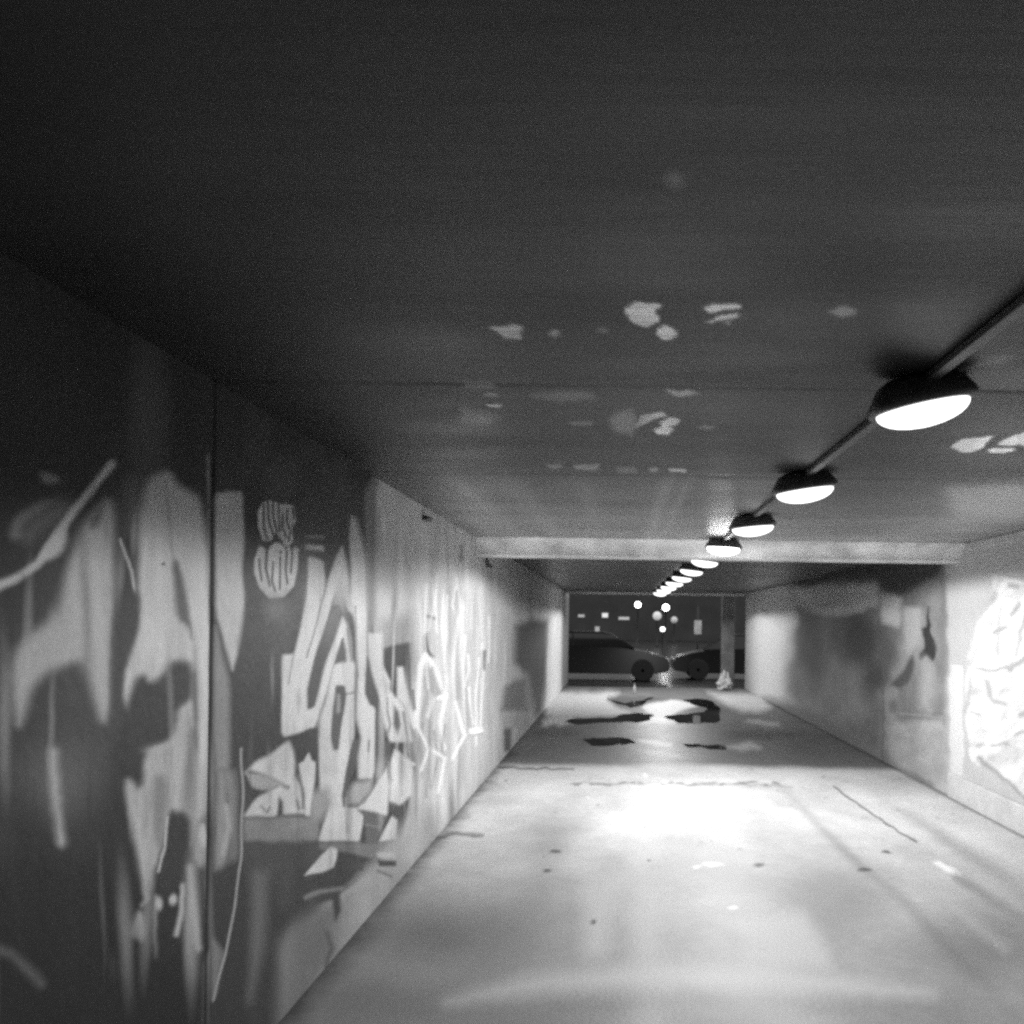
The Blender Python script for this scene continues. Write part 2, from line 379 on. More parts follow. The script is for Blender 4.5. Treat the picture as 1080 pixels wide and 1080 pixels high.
    P.poly([(304.5, 781), (309.5, 793), (311.5, 806), (311, 832), (300, 829), (286, 819), (262, 813), (259, 816), (268, 806), (285, 795)], W, 2.6)
    P.poly([(259, 816), (285, 819), (300, 829), (290, 829), (276, 834), (266, 831)], .42, 2)
    P.poly([(257.5, 860), (268, 846), (285, 832), (295, 829), (305, 834), (312, 820), (318, 830), (320, 855), (325, 858), (298, 860), (298, 846), (294, 840), (291, 860)], W, 2)
    P.stroke([(276, 850), (281, 856), (284, 850)], 2, .22, 1.2)
    P.stroke([(314, 846), (315, 854)], 3, .2, 1.4)
    P.poly([(315, 806), (320, 803), (325, 793.5), (328, 802), (332.5, 804), (332, 826), (328, 848), (326, 860), (321, 860), (322, 838), (318, 822)], W+.02, 1.4)
    P.stroke([(315, 818), (319, 830), (321, 842), (319, 853)], 2, .2, 1.1)
    # ---- the pale bay: overlapping worn tags
    P.poly([(436, 640), (480, 600), (525, 600), (527, 850), (470, 870), (436, 800)], lambda a, b: .47+.4*(fbm(a*.16, b*.014, 91)-.5), 6)
    P.stroke([(450, 650), (459, 653)], 3, .2, 1.4)
    P.poly([(446.5, 667), (450, 668), (453, 685), (459, 692), (453, 692), (447, 686)], .08, 1.5)
    P.stroke([(440, 765), (442, 735), (443, 705), (449, 691), (456, 698), (462, 712), (466, 735)], 6, .78, 1.6)
    P.poly([(450, 705), (458, 702), (463, 722), (467, 733), (458, 735), (452, 728)], .36, 2.5)
    P.stroke([(447, 715), (451, 735), (446, 755)], 2.5, .33, 1.5)
    P.stroke([(452, 755), (458, 738), (470, 732), (465, 760), (470, 790)], 3.5, .72, 1.3)
    P.stroke([(436, 730), (438, 748)], 3, .14, 1.5)
    for k in range(34):
        x = random.uniform(444, 522); y = random.uniform(590, 760); l = random.uniform(30, 110)
        P.stroke([(x, y), (x+random.uniform(-3, 4), y+l*.5), (x+random.uniform(-4, 5), y+l)], random.uniform(1.2, 3), random.choice([.82, .78, .36, .42]), 1.1, random.uniform(.4, .9))
    for q in ([(436, 770), (446, 800), (450, 840)], [(447, 762), (441, 790), (446, 820)], [(459, 770), (462, 800), (456, 830)], [(470, 765), (466, 800)]):
        P.stroke(q, 2.6, .28, 1.5, .9)
    for q in ([(441, 764), (452, 790), (444, 812)], [(455, 790), (470, 800), (462, 835)], [(480, 740), (490, 775), (478, 800)], [(425, 800), (436, 806)]):
        P.stroke(q, 3.2, .8, 1.3, .9)
    P.poly([(508, 685), (513, 685), (512, 708), (509, 706)], .2, 1.6)
    P.stroke([(487, 575), (486, 590)], 3, .2, 2); P.stroke([(429, 575), (428, 590), (432, 600)], 1.2, .35, 1)
    P.poly([(494, 767), (508, 766), (510, 771), (503, 774), (495, 772)], .88, 1.3)
    P.stroke([(500, 774), (508, 773)], 1.4, .25, .8)
    # ---- far bay
    P.poly([(527, 600), (580, 620), (580, 760), (560, 762), (527, 800)], lambda a, b: .50+.3*(fbm(a*.25, b*.02, 95)-.5), 4)
    P.poly([(543, 660), (560, 652), (578, 655), (578, 710), (572, 752), (563, 756), (556, 712), (543, 700)], .09, 5)
    P.poly([(532, 725), (545, 718), (555, 716), (556, 750), (528, 752)], .19, 4)
    P.poly([(527, 754), (560, 754), (558, 765), (534, 769)], .42, 2)
    P.poly([(532, 768), (541, 767), (539, 792), (532, 793)], .13, 2)
    P.poly([(580, 618), (593, 622), (592, 760), (573, 760), (576, 728)], .72, 2)
    P.poly([(594, 630), (606, 630), (602, 728), (592, 728)], .34, 1.2)
    k = (u > 258)*(u < 440)*.30*np.clip((fbm(u*.03, v*.02, 143)-.42)*3.2, 0, 1); P.val = P.val*(1-k)+.13*k
    # long smears and drips drawn down over the lettering
    rr = random.Random(11)
    for k in range(95):
        x = rr.uniform(258, 528); y = rr.uniform(500, 840); l = rr.uniform(40, 190); dx = rr.uniform(-5, 5)
        P.blob(x, y+l/2, rr.uniform(1.5, 6), l/2, rr.choice([.05, .10, .28, .5, .74, .74]) if x > 400 else rr.choice([.03, .05, .16, .5]), 0, rr.uniform(.2, .7) if x > 400 else rr.uniform(.1, .35), rr.uniform(-3, 3))
    for k in range(45):
        x = rr.uniform(-20, 222); y = rr.uniform(500, 900); l = rr.uniform(60, 260)
        P.blob(x, y+l/2, rr.uniform(4, 13), l/2, rr.choice([.03, .05, .45, .6]), 0, rr.uniform(.15, .5), rr.uniform(-4, 4))
    P.val = np.where((abs(Y-seamY) < .013) & (v > 488), .010, P.val)
    # wear: vertical wipe marks, rubbed blotches and fine grit in every coat of paint
    P.val *= (.88+.24*fbm(Y*5, Z*.5, 133))*(.86+.28*fbm(Y*3, Z*3, 137))*(.94+.12*fbm(Y*40, Z*40, 131))
    gl = np.full(len(Y), .55) + .2*(fb-.5)
    pts = np.stack([Xs, Y, Z], 1)
    o = grid_mesh('tunnel_wall', pts, len(Yn), len(Zs), np.clip(P.val, .02, .9), gl, M_wall, True, boxpts(XL-.4, XL-.034, YN, YF, -.3, H))
    return tag(o, 'long concrete wall covered in black and white angular graffiti with a dark vertical joint', 'wall')
left_wall()

# ================================================================== RIGHT WALL
def right_wall():
    cols = np.arange(1120, 788.0, -1.15)
    Yc = XR*F/(cols-VPX)
    Yn = np.sort(np.concatenate([np.linspace(YN, Yc[0]-.05, 150), Yc, [YF]]))
    Zs = np.linspace(0, H, 330)
    Y, Z = np.meshgrid(Yn, Zs, indexing='ij'); Y = Y.ravel(); Z = Z.ravel()
    u, v = project(XR, np.maximum(Y, .6), Z)
    fb = fbm(Y*1.6, Z*1.6, 205); st = fbm(Y*6, Z*1.0, 211)
    base = .52 + .14*(fb-.5) + .1*(st-.5)
    P = Paint(u, v, base, 1.5)
    # far bay: pale end, black cloud shapes
    P.poly([(838, 560), (1000, 560), (1000, 700), (998, 840), (838, 760)], lambda a, b: .25+.36*(fbm(a*.05, b*.022, 221)-.5), 6)
    P.poly([(788, 610), (828, 615), (842, 640), (836, 700), (826, 735), (788, 735)], .62, 5)
    P.blob(853, 688, 32, 58, .06, .15); P.blob(905, 675, 42, 56, .065, .2)
    P.blob(934, 690, 18, 35, .13, .2); P.blob(925, 715, 20, 22, .08, .2); P.blob(880, 715, 9, 38, .22, 0)
    P.blob(840, 720, 22, 34, .2, 0)
    P.poly([(838, 622), (860, 618), (925, 616), (926, 638), (900, 646), (870, 648), (840, 640)], .75, 6)
    P.poly([(928, 625), (950, 628), (950, 662), (930, 655)], .55, 5)
    P.poly([(938, 722), (955, 705), (962, 690), (966, 700), (960, 720), (950, 726)], .1, 3)
    P.poly([(978.5, 636), (981, 664), (988, 684), (985, 701), (981, 695), (976, 690), (970, 697), (969, 690), (975, 682), (970, 661), (976, 661)], .045, 1.6)
    P.poly([(952, 640), (972, 640), (970, 680), (955, 690)], .48, 4)
    P.poly([(972, 692), (984, 702), (987, 730), (980, 752), (970, 745)], .42, 9)
    P.poly([(800, 735), (850, 745), (930, 790), (930, 806), (833, 758)], .22, 6)
    P.poly([(800, 560), (996, 560), (994, 606), (975, 614), (962, 622), (945, 628), (928, 620), (924, 611), (880, 612), (845, 617), (828, 613)], .07, 6)  # shade under the ceiling beyond the beam, painted as a dark band
    P.stroke([(931, 690), (932, 740), (931, 803)], 2, .14, 1.4)
    P.stroke([(950, 752), (985, 757), (998, 757)], 1.6, .34, 1)
    P.blob(947, 778, 7, 8, .16, .2); P.blob(976, 808, 8, 12, .3, 0); P.blob(943, 745, 8, 12, .18, .1)
    P.poly([(938, 762), (998, 760), (1002, 834), (938, 805)], lambda a, b: .48+.3*(fbm(a*.08, b*.08, 231)-.5), 4, .7)
    # near bay: plain grey with a big white lettering block
    P.poly([(997, 500), (1700, 300), (1700, 1300), (1003, 838)], lambda a, b: .47+.12*(fbm(a*.01, b*.01, 241)-.5), 2.5)
    P.poly([(1001, 702), (1016, 702), (1016, 830), (1003, 828)], .66, 2)
    P.poly([(1047, 606), (1062, 610), (1090, 614), (1400, 560), (1400, 1000), (1085, 848), (1055, 820), (1022, 800), (1018, 735), (1020, 700), (1030, 660), (1045, 640)], .70, 2.5)
    rr = random.Random(5)
    inb = (u > 1018) & (P.val > .53)
    ridge = np.clip(1-abs(fbm(u*.045, v*.06, 261)-.5)*13, 0, 1)*.75 + np.clip(1-abs(fbm(u*.09, v*.11, 267)-.5)*10, 0, 1)*.4
    P.val = np.where(inb, P.val*(1-.10*np.clip(ridge, 0, 1))*(.62+.80*fbm(u*.09+.05*v, v*.07, 271)), P.val)
    for q, w, vv in (([(1066, 618), (1072, 619)], 6, .55), ([(1050, 625), (1046, 633)], 5, .6), ([(1074, 636), (1068, 650)], 4, .5), ([(1048, 668), (1062, 662)], 4, .5), ([(1030, 705), (1040, 706), (1050, 708), (1062, 703)], 3, .45), ([(1024, 715), (1019, 752)], 3, .62), ([(1025, 750), (1033, 753)], 2, .45), ([(1040, 720), (1048, 740), (1060, 742)], 5, .6), ([(1064, 706), (1080, 695)], 5, .5), ([(1076, 754), (1090, 750)], 6, .5), ([(1072, 775), (1090, 768)], 4, .5), ([(1046, 786), (1062, 785)], 4, .55), ([(1030, 786), (1038, 785)], 3, .6), ([(1032, 800), (1060, 822), (1090, 850)], 5, .45), ([(1056, 640), (1052, 690)], 3, .66), ([(1084, 640), (1070, 690)], 4, .6)):
        P.stroke(q, w, vv*.55, 2.5, .75)
    P.val *= (.94+.12*fbm(Y*12, Z*12, 251))
    gl = np.full(len(Y), .55)
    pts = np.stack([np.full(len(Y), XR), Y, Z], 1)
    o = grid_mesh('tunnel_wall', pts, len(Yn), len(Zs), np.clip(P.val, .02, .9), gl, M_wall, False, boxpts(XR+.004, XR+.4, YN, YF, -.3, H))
    tag(o, 'pale concrete wall with black cloudy stains and a white lettering block on its near bay', 'wall')
    # concrete plinth at its foot and ledge under the ceiling, near bay only
    bm = bmesh.new(); box(bm, XR-.045, XR-.001, YN, 10.25, .0, .24, .008); obj('plinth', bm, plain('plinth_concrete', .55, .7, .12, 5, .2), o)
    bm = bmesh.new(); box(bm, XR-.05, XR-.001, YN, 9.79, 2.425, H-.002, .006); obj('ledge', bm, plain('ledge_concrete', .5, .6, .15, 6, .2), o)
    return o
right_wall()

# ================================================================== CEILING
M_ceil = painted('stained_ceiling', spec=.22, wetspec=1.0, bump=.35, bscale=(1.6, 9, 8), grain=.10, gscale=40, dist=.008)
def ceiling():
    rows = np.arange(-60, 625.0, 1.6)
    Yr = (H-EYE)*F/(VPY-rows)
    Yn = np.sort(np.concatenate([np.linspace(YN, Yr[0]-.02, 25), Yr, [YF]]))
    Xn = np.linspace(XL, XR, 420)
    Y, X = np.meshgrid(Yn, Xn, indexing='ij'); Y = Y.ravel(); X = X.ravel()
    u, v = project(X, np.maximum(Y, .5), H)
    Z = np.full(len(Y), H)
    joints = [3.5, 5.64, 7.75]
    base = np.interp(Y, [0, 1.8, 2.6, 5.0, 6.1, 8.0, 10.0, 10.1, 27], [.12, .065, .030, .034, .13, .24, .27, .09, .09])  # grey along the ceiling includes the fall of light and shade
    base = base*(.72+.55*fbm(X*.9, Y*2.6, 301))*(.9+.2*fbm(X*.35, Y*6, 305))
    for j in joints:
        base = np.where(abs(Y-j) < .012, base*.4, base); Z = Z + .006*(abs(Y-j) < .012)
    P = Paint(u, v, base, 1.6)
    # smears and white patches on the ceiling
    def sm(pts, val, soft=2.0): P.poly(pts, val, soft)
    sm([(660, 325), (668, 319), (698, 320), (692, 330), (696, 340), (680, 346), (666, 342)], .84)
    P.blob(703.5, 351, 12, 9, .84, .6)
    sm([(740, 325), (752, 320), (782, 321), (780, 326), (764, 327), (750, 330)], .7)
    sm([(742, 341), (758, 333), (780, 330), (780, 336), (764, 338)], .66)
    sm([(762, 341), (774, 338), (770, 344)], .5)
    sm([(513, 344), (552, 343), (550, 358), (540, 358), (526, 352)], .62, 2.5)
    P.blob(584, 352, 9, 6, .5, .2); P.blob(635, 348, 10, 5, .3, .1)
    sm([(874, 328), (886, 322), (904, 325), (902, 332), (886, 335)], .48, 3)
    P.blob(712, 190, 18, 14, .30, .1, 1, 20)
    P.blob(745, 300, 120, 24, .07, 0, .7); P.blob(700, 385, 150, 14, .10, 0, .6); P.blob(800, 380, 110, 18, .10, 0, .6)
    sm([(676, 438), (700, 434), (704, 439), (690, 442), (678, 447), (668, 452), (674, 444)], .7, 1.4)
    sm([(696, 446), (708, 441), (717, 443), (712, 449), (698, 452)], .85, 1.4)
    sm([(688, 454), (700, 450), (710, 453), (705, 459), (692, 459)], .85, 1.4)
    sm([(642, 440), (668, 432), (672, 446), (668, 458), (648, 456)], .33, 5)
    sm([(700, 411), (725, 412), (738, 416), (718, 418)], .5, 1.6)
    sm([(732, 451), (756, 448), (748, 453)], .36, 1.6)
    sm([(514, 427), (528, 426), (527, 429), (514, 429)], .7, 1.2); sm([(512, 415), (524, 415), (523, 418), (513, 418)], .4, 1.5)
    sm([(485, 430), (530, 440), (512, 448), (488, 446)], .28, 6); sm([(555, 415), (620, 412), (632, 420), (590, 424)], .24, 4)
    sm([(490, 404), (520, 404), (520, 409), (490, 408)], .26, 3); sm([(600, 445), (626, 444), (624, 448), (602, 448)], .3, 2)
    sm([(706, 494), (724, 494), (722, 498), (708, 498)], .75, 1.2); sm([(576, 490), (592, 490), (590, 493), (578, 493)], .36, 1.6)
    sm([(605, 491), (632, 489), (630, 495), (608, 495)], .38, 1.6); sm([(684, 493), (696, 494), (694, 497), (686, 496)], .45, 1.4)
    sm([(650, 494), (672, 494), (670, 500), (652, 499)], .24, 2)
    sm([(1002, 471), (1018, 463), (1048, 459), (1042, 467), (1034, 475), (1012, 476)], .84, 1.6)
    sm([(1040, 475), (1046, 472), (1072, 473), (1070, 477), (1044, 477)], .84, 1.2)
    sm([(1052, 469), (1066, 460), (1085, 455), (1120, 450), (1120, 466), (1085, 470), (1060, 470)], .84, 1.6)
    sm([(995, 515), (1080, 510), (1120, 540), (1080, 550), (1010, 545)], .40, 10)
    P.stroke([(985, 408), (1005, 396), (1030, 386), (1060, 378)], 3, .24, 2); P.blob(1055, 380, 28, 10, .22, 0, 1, -15)
    for k in range(120):
        x = random.uniform(XL, XR); y = random.uniform(2, 9.5); uu, vv = project(x, y, H)
        P.blob(float(uu), float(vv), random.uniform(3, 20), random.uniform(1, 3), random.uniform(.05, .2), 0, random.uniform(.2, .6))
    # pale streaks along the slab, painted for reflections of far lights
    for x0, w, vv in ((.28, .045, .42), (.40, .03, .36), (-.62, .10, .38), (-.95, .05, .32), (2.5, .3, .34), (-.2, .06, .3)):
        k = np.exp(-((X-x0-.02*(vnoise(Y*1.5, X*0, 9)-.5))/w)**2)*np.clip((Y-5.5)/.6, 0, 1)*(Y < 10.05)*.4
        P.val = P.val*(1-k)+vv*k
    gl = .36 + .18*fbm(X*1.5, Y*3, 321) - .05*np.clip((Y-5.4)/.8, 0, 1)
    k = np.clip((P.val-.38)/.25, 0, 1)*(Y < 5.6); gl = gl*(1-k)+.12*k      # white patches made smooth
    pts = np.stack([X, Y, Z], 1)
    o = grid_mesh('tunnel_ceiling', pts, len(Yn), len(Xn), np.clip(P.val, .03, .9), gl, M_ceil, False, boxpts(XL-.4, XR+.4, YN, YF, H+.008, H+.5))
    tag(o, 'dark low concrete ceiling slab with white patches and a row of lamps', 'ceiling')
    bm = bmesh.new()
    prof = [(9.80+.27*math.sin(math.pi/2*t/10)**1.0, H-.002-.153*(1-math.cos(math.pi/2*t/10))) for t in range(11)]
    prof += [(10.10, 2.335), (10.16, 2.328), (10.30, 2.328), (10.35, 2.345), (10.36, H-.002)]
    A = [bm.verts.new((XL-.02, y, z)) for y, z in prof]; B = [bm.verts.new((XR+.003, y, z)) for y, z in prof]
    for i in range(len(prof)-1): bm.faces.new((A[i], A[i+1], B[i+1], B[i]))
    bm.faces.new((A[-1], A[0], B[0], B[-1])); bm.faces.new(A); bm.faces.new(list(reversed(B)))
    bmesh.ops.recalc_face_normals(bm, faces=bm.faces)
    obj('cross_beam', bm, plain('beam_concrete', .62, .55, .3, 4, .2), o)
    bm = bmesh.new(); box(bm, XL+.001, XR-.001, YF-.25, YF-.02, 2.44, H-.002, .006); obj('end_lintel', bm, plain('lintel_concrete', .6, .6, .2, 3, .2), o)
ceiling()

# ================================================================== FLOOR
M_floor = painted('worn_floor', spec=.2, bump=.4, bscale=(45, 45, 45), grain=.16, gscale=110)
def floor():
    rows = np.arange(1140, 728.0, -1.2)
    Yr = EYE*F/(rows-VPY)
    Yn = np.sort(np.concatenate([np.linspace(YN, Yr[0]-.02, 40), Yr, [YF]]))
    Xn = np.linspace(XL, XR, 430)
    Y, X = np.meshgrid(Yn, Xn, indexing='ij'); Y = Y.ravel(); X = X.ravel()
    u, v = project(X, np.maximum(Y, .5), 0)
    wet = np.clip((Y-12.0+.5*(fbm(X*1.2, Y*0, 399)-.5))/.45, 0, 1)
    base = np.interp(Y, [0, 4.5, 6.5, 8.5, 9.5, 10.5, 12.2], [.21, .26, .38, .48, .46, .52, .6])*(1-wet)+.15*wet  # greys include the light pool under the bare lamp, darker towards the camera
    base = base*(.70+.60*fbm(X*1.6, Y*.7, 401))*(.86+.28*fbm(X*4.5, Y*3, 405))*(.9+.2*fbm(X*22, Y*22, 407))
    P = Paint(u, v, base, 1.5)
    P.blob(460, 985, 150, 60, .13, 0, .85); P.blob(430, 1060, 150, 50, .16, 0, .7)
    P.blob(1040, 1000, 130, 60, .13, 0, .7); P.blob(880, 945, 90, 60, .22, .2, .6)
    for x0, w, vv in ((.15, .10, .5), (.75, .22, .46), (1.75, .06, .16), (2.65, .10, .18), (-.5, .2, .2)):
        k = np.exp(-((X-x0-.08*(vnoise(Y*.8, X*0, int(x0*10)+50)-.5))/w)**2)*np.clip((11.5-Y)/3, 0, 1)*(.2+.5*fbm(Y*1.3, X*0, 450))
        P.val[:] = P.val*(1-k)+vv*k
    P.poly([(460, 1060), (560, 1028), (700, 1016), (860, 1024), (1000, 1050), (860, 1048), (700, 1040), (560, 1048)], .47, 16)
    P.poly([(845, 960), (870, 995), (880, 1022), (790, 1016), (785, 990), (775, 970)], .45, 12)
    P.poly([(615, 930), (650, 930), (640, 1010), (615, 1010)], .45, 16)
    P.stroke([(880, 830), (905, 848), (966, 889)], 2.2, .14, 1.2)
    P.poly([(984, 910), (992, 909), (1016, 921), (1012, 925), (995, 919)], .75, 2)
    P.stroke([(1010, 925), (1040, 945), (1130, 1000)], 9, .24, 6); P.stroke([(960, 905), (1010, 960), (1060, 1000)], 8, .44, 9, .5)
    P.stroke([(462, 884), (478, 880), (508, 881)], 4, .2, 2)
    for x, y, a, b in ((586, 899, 8, 3), (578, 918, 6, 4), (800, 912, 8, 3.5), (626, 972, 5, 3), (683, 908, 3, 2), (912, 918, 10, 3), (935, 899, 8, 3)):
        P.blob(x, y, a, b, .08, .3, .9)
    for x, y, a, b in ((752, 912, 16, 3), (772, 958, 8, 3), (735, 914, 6, 2)):
        P.blob(x, y, a, b, .8, .3, .8)
    for k in range(110):
        x = random.uniform(XL, XR); y = random.uniform(3.6, 12); uu, vv = project(x, y, 0)
        s = random.uniform(.8, 2.4)
        P.blob(float(uu), float(vv), s*1.6, s*.8, random.choice([.16, .22, .62]), .2, random.uniform(.15, .6))
    # joint between the dry slab and the damp one, with its dirt
    P.stroke([(605, 825.5), (640, 826), (700, 827), (835, 829)], 2.0, .15, 1.2, .45); P.stroke([(527, 810), (604, 811)], 2.0, .12, 1)
    for x in range(610, 830, 11):
        P.blob(x+random.uniform(-4, 4), 826+random.uniform(-1, 2), random.uniform(4, 12), 2, .12, .2, .7)
    # left gutter dirt along the wall foot
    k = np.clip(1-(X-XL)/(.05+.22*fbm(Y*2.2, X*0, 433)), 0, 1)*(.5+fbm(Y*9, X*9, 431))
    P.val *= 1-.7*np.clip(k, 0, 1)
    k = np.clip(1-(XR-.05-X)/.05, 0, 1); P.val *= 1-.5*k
    # damp halo round the water
    for cx, cy, a, b in ((640, 756, 60, 10), (672, 740, 50, 8), (732, 751, 44, 15), (642, 782, 42, 7), (744, 788, 36, 5), (800, 775, 60, 8), (580, 772, 40, 8)):
        P.blob(cx, cy, a, b, .055, .3, .75)
    # damp slab: pale edges near the far mouth, and lamp reflections painted pale
    P.poly([(574, 730), (655, 729), (640, 738), (655, 748), (668, 752), (640, 756), (575, 757)], .62, 4)
    P.poly([(745, 730), (800, 731), (815, 745), (800, 752), (775, 748), (760, 738)], .56, 5)
    P.poly([(676, 745), (705, 738), (738, 744), (716, 750), (704, 756), (716, 763), (672, 764), (690, 755)], .7, 2)  # pale island painted for the lamp mirrored between the puddles
    P.poly([(571, 758), (603, 755), (606, 763), (574, 766)], .6, 3)
    P.poly([(785, 760), (822, 761), (820, 765), (795, 764)], .5, 3); P.poly([(672, 779), (712, 781), (708, 788), (680, 785)], .6, 3)
    P.poly([(765, 787), (790, 782), (805, 789), (780, 792)], .5, 4); P.blob(681, 817, 5, 2.5, .85, .3, 1, 30); P.blob(689, 828, 10, 3, .85, .4); P.blob(700, 826, 4, 2, .8, .3)  # the small blobs are painted glints of the lamp reflection
    gl = .55*(1-wet)+.50*wet + .12*(fbm(X*2, Y*2, 441)-.5)
    pts = np.stack([X, Y, np.zeros(len(Y))], 1)
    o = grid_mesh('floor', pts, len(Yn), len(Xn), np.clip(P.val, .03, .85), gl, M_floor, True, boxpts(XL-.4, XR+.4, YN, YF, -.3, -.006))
    tag(o, 'worn concrete floor of the underpass, pale and dry near, damp beyond', None, None, 'structure')
floor()

# puddles on the damp slab, water film with an irregular rim
m, nt, p = mat('puddle_water'); p.inputs['Base Color'].default_value = (.015, .015, .015, 1); p.inputs['Roughness'].default_value = .035
p.inputs['IOR'].default_value = 1.33
nz = nt.nodes.new('ShaderNodeTexNoise'); nz.inputs['Scale'].default_value = 7
bp = nt.nodes.new('ShaderNodeBump'); bp.inputs['Strength'].default_value = .06; bp.inputs['Distance'].default_value = .01
nt.links.new(nz.outputs['Fac'], bp.inputs['Height']); nt.links.new(bp.outputs['Normal'], p.inputs['Normal'])
M_water = m
def floor_pt(x, y):
    c, s = math.cos(-ROLL), math.sin(-ROLL)
    dx, dy = x-VPX, y-VPY
    dx, dy = dx*c-dy*s, dx*s+dy*c
    Y = EYE*F/dy
    return dx*Y/F, Y
def puddle(pts, label):
    P = [Vector((*floor_pt(*q), 0)) for q in pts]
    out = []
    n = len(P)
    for i in range(n):                       # smooth closed curve through the rim points
        a, b, c, d = P[i-1], P[i], P[(i+1) % n], P[(i+2) % n]
        for k in range(6):
            t = k/6
            q = i*6+k
            e = Vector((.03*math.sin(q*.9+len(C.objects)), .09*math.sin(q*.55+1)+.06*math.sin(q*1.3+2), 0))
            out.append(e+.5*((2*b)+(c-a)*t+(2*a-5*b+4*c-d)*t*t+(3*b-3*c+d-a)*t**3))
    bm = bmesh.new()
    top = [bm.verts.new((q.x, q.y, .004)) for q in out]
    bot = [bm.verts.new((q.x, q.y, -.003)) for q in out]
    bm.faces.new(top)
    for i in range(len(top)):
        j = (i+1) % len(top); bm.faces.new((top[i], bot[i], bot[j], top[j]))
    bmesh.ops.recalc_face_normals(bm, faces=bm.faces)
    bmesh.ops.triangulate(bm, faces=[f for f in bm.faces if len(f.verts) > 4])
    o = obj('puddle', bm, M_water)
    tag(o, label, 'puddle', 'puddles on the damp floor')
puddle([(602, 759), (640, 757), (664, 753), (684, 753), (688, 757), (676, 761), (650, 762), (604, 763)], 'long thin black puddle starting at the left wall near the far mouth')
puddle([(640, 737), (656, 741), (676, 739), (688, 735), (683, 740), (668, 746), (654, 743)], 'small ragged dark puddle closest to the exit, behind the long thin one')
puddle([(703, 756), (722, 753), (742, 751), (744, 747), (728, 742), (722, 738), (742, 737.5), (754, 742), (760, 750), (756, 761), (735, 763), (712, 761)], 'hook shaped black puddle at the right, near the far mouth')
puddle([(618, 781), (630, 778), (660, 779), (668, 783), (650, 786), (625, 786)], 'small oval dark puddle lying nearer than the long thin one')
puddle([(722, 786), (742, 785), (764, 787), (760, 790), (738, 789)], 'thin sliver of dark water right of the small oval puddle')

# ================================================================== LAMPS
M_hood = plain('lamp_hood_metal', .09, .5, .3, 30)
M_lens = glow('lamp_lens_glow', 2.6)
M_bare = glow('lamp_bare_glow', 32.0)
def hood_bm():
    bm = bmesh.new()
    prof = [(.165, .125, .0), (.172, .13, .012), (.165, .125, .03), (.13, .095, .085), (.11, .08, .095)]
    n = 28; rings = []
    for a, b, z in prof:
        ring = []
        for i in range(n):
            t = 2*math.pi*i/n; ct, s_ = math.cos(t), math.sin(t)
            e = .55
            ring.append(bm.verts.new((a*math.copysign(abs(ct)**e, ct), b*math.copysign(abs(s_)**e, s_), z)))
        rings.append(ring)
    for A, B in zip(rings, rings[1:]):
        for i in range(n): bm.faces.new((A[i], A[(i+1) % n], B[(i+1) % n], B[i]))
    bm.faces.new(rings[-1]); bm.faces.new(list(reversed(rings[0])))
    return bm
def lens_bm():
    bm = bmesh.new(); n = 28; rings = []
    for k in range(7):
        ph = (math.pi/2)*k/7
        a, b, z = .152*math.cos(ph), .115*math.cos(ph), -.060*math.sin(ph)
        rings.append([bm.verts.new((a*math.cos(2*math.pi*i/n), b*math.sin(2*math.pi*i/n), z-.003)) for i in range(n)])
    tip = bm.verts.new((0, 0, -.063))
    for A, B in zip(rings, rings[1:]):
        for i in range(n): bm.faces.new((A[i], B[i], B[(i+1) % n], A[(i+1) % n]))
    for i in range(n): bm.faces.new((rings[-1][i], tip, rings[-1][(i+1) % n]))
    return bm
N_L = 11
hood0 = lens0 = None
ords = ['nearest and largest', 'second nearest', 'third nearest', 'brightest, bare and glaring', 'fifth', 'sixth', 'seventh', 'eighth', 'ninth', 'tenth', 'farthest']
labels = ['nearest and largest hooded lamp glowing on the dark ceiling', 'second hooded ceiling lamp behind the nearest one', 'third hooded ceiling lamp, just before the bare glaring one',
          'bare glaring ceiling lamp right in front of the cross beam', 'first small lamp seen under the cross beam', 'second small lamp seen beyond the cross beam', 'third small lamp seen beyond the cross beam',
          'fourth small lamp seen beyond the cross beam', 'fifth small lamp seen beyond the cross beam', 'last ceiling lamp but one before the far mouth', 'farthest ceiling lamp at the far mouth of the underpass']
PW = [110, 90, 110, 390, 34, 28, 30, 40, 80, 150, 230]
for k in range(N_L):
    Yk = 3.33+2.1*k
    root = empty('ceiling_lamp', (.98, Yk, 2.405))
    tag(root, labels[k], 'lamp', 'lamps along the ceiling')
    root.rotation_euler = (0, R([-12, -9, -6, 3, 6, 6, 6, 5, 5, 5, 5][k]), R(random.uniform(-3, 3)))
    if hood0 is None:
        hood0 = obj('hood', hood_bm(), M_hood, root, True); lens0 = obj('lens', lens_bm(), M_lens, root, True)
    else:
        h = hood0.copy(); link(h, root); l = lens0.copy(); link(l, root)
        if k == 3:
            l.data = lens0.data.copy(); l.data.materials[0] = M_bare
    if PW[k]:
        ld = bpy.data.lights.new('lamp_light', 'SPOT'); ld.energy = PW[k]; ld.spot_size = R(176 if k == 3 else 167); ld.spot_blend = .10; ld.shadow_soft_size = .06
        lo = bpy.data.objects.new('lamp_light', ld); lo.location = (0, 0, -.09); link(lo, root)
        lo.rotation_euler = (0, -root.rotation_euler.y, 0)

# the cable tray feeding them
bm = bmesh.new(); box(bm, .962, 1.0, YN+.3, 9.9, 2.47, 2.497, .004)
tag(obj('cable_tray', bm, M_hood), 'thin dark cable tray running along the ceiling from lamp to lamp', 'cable tray')

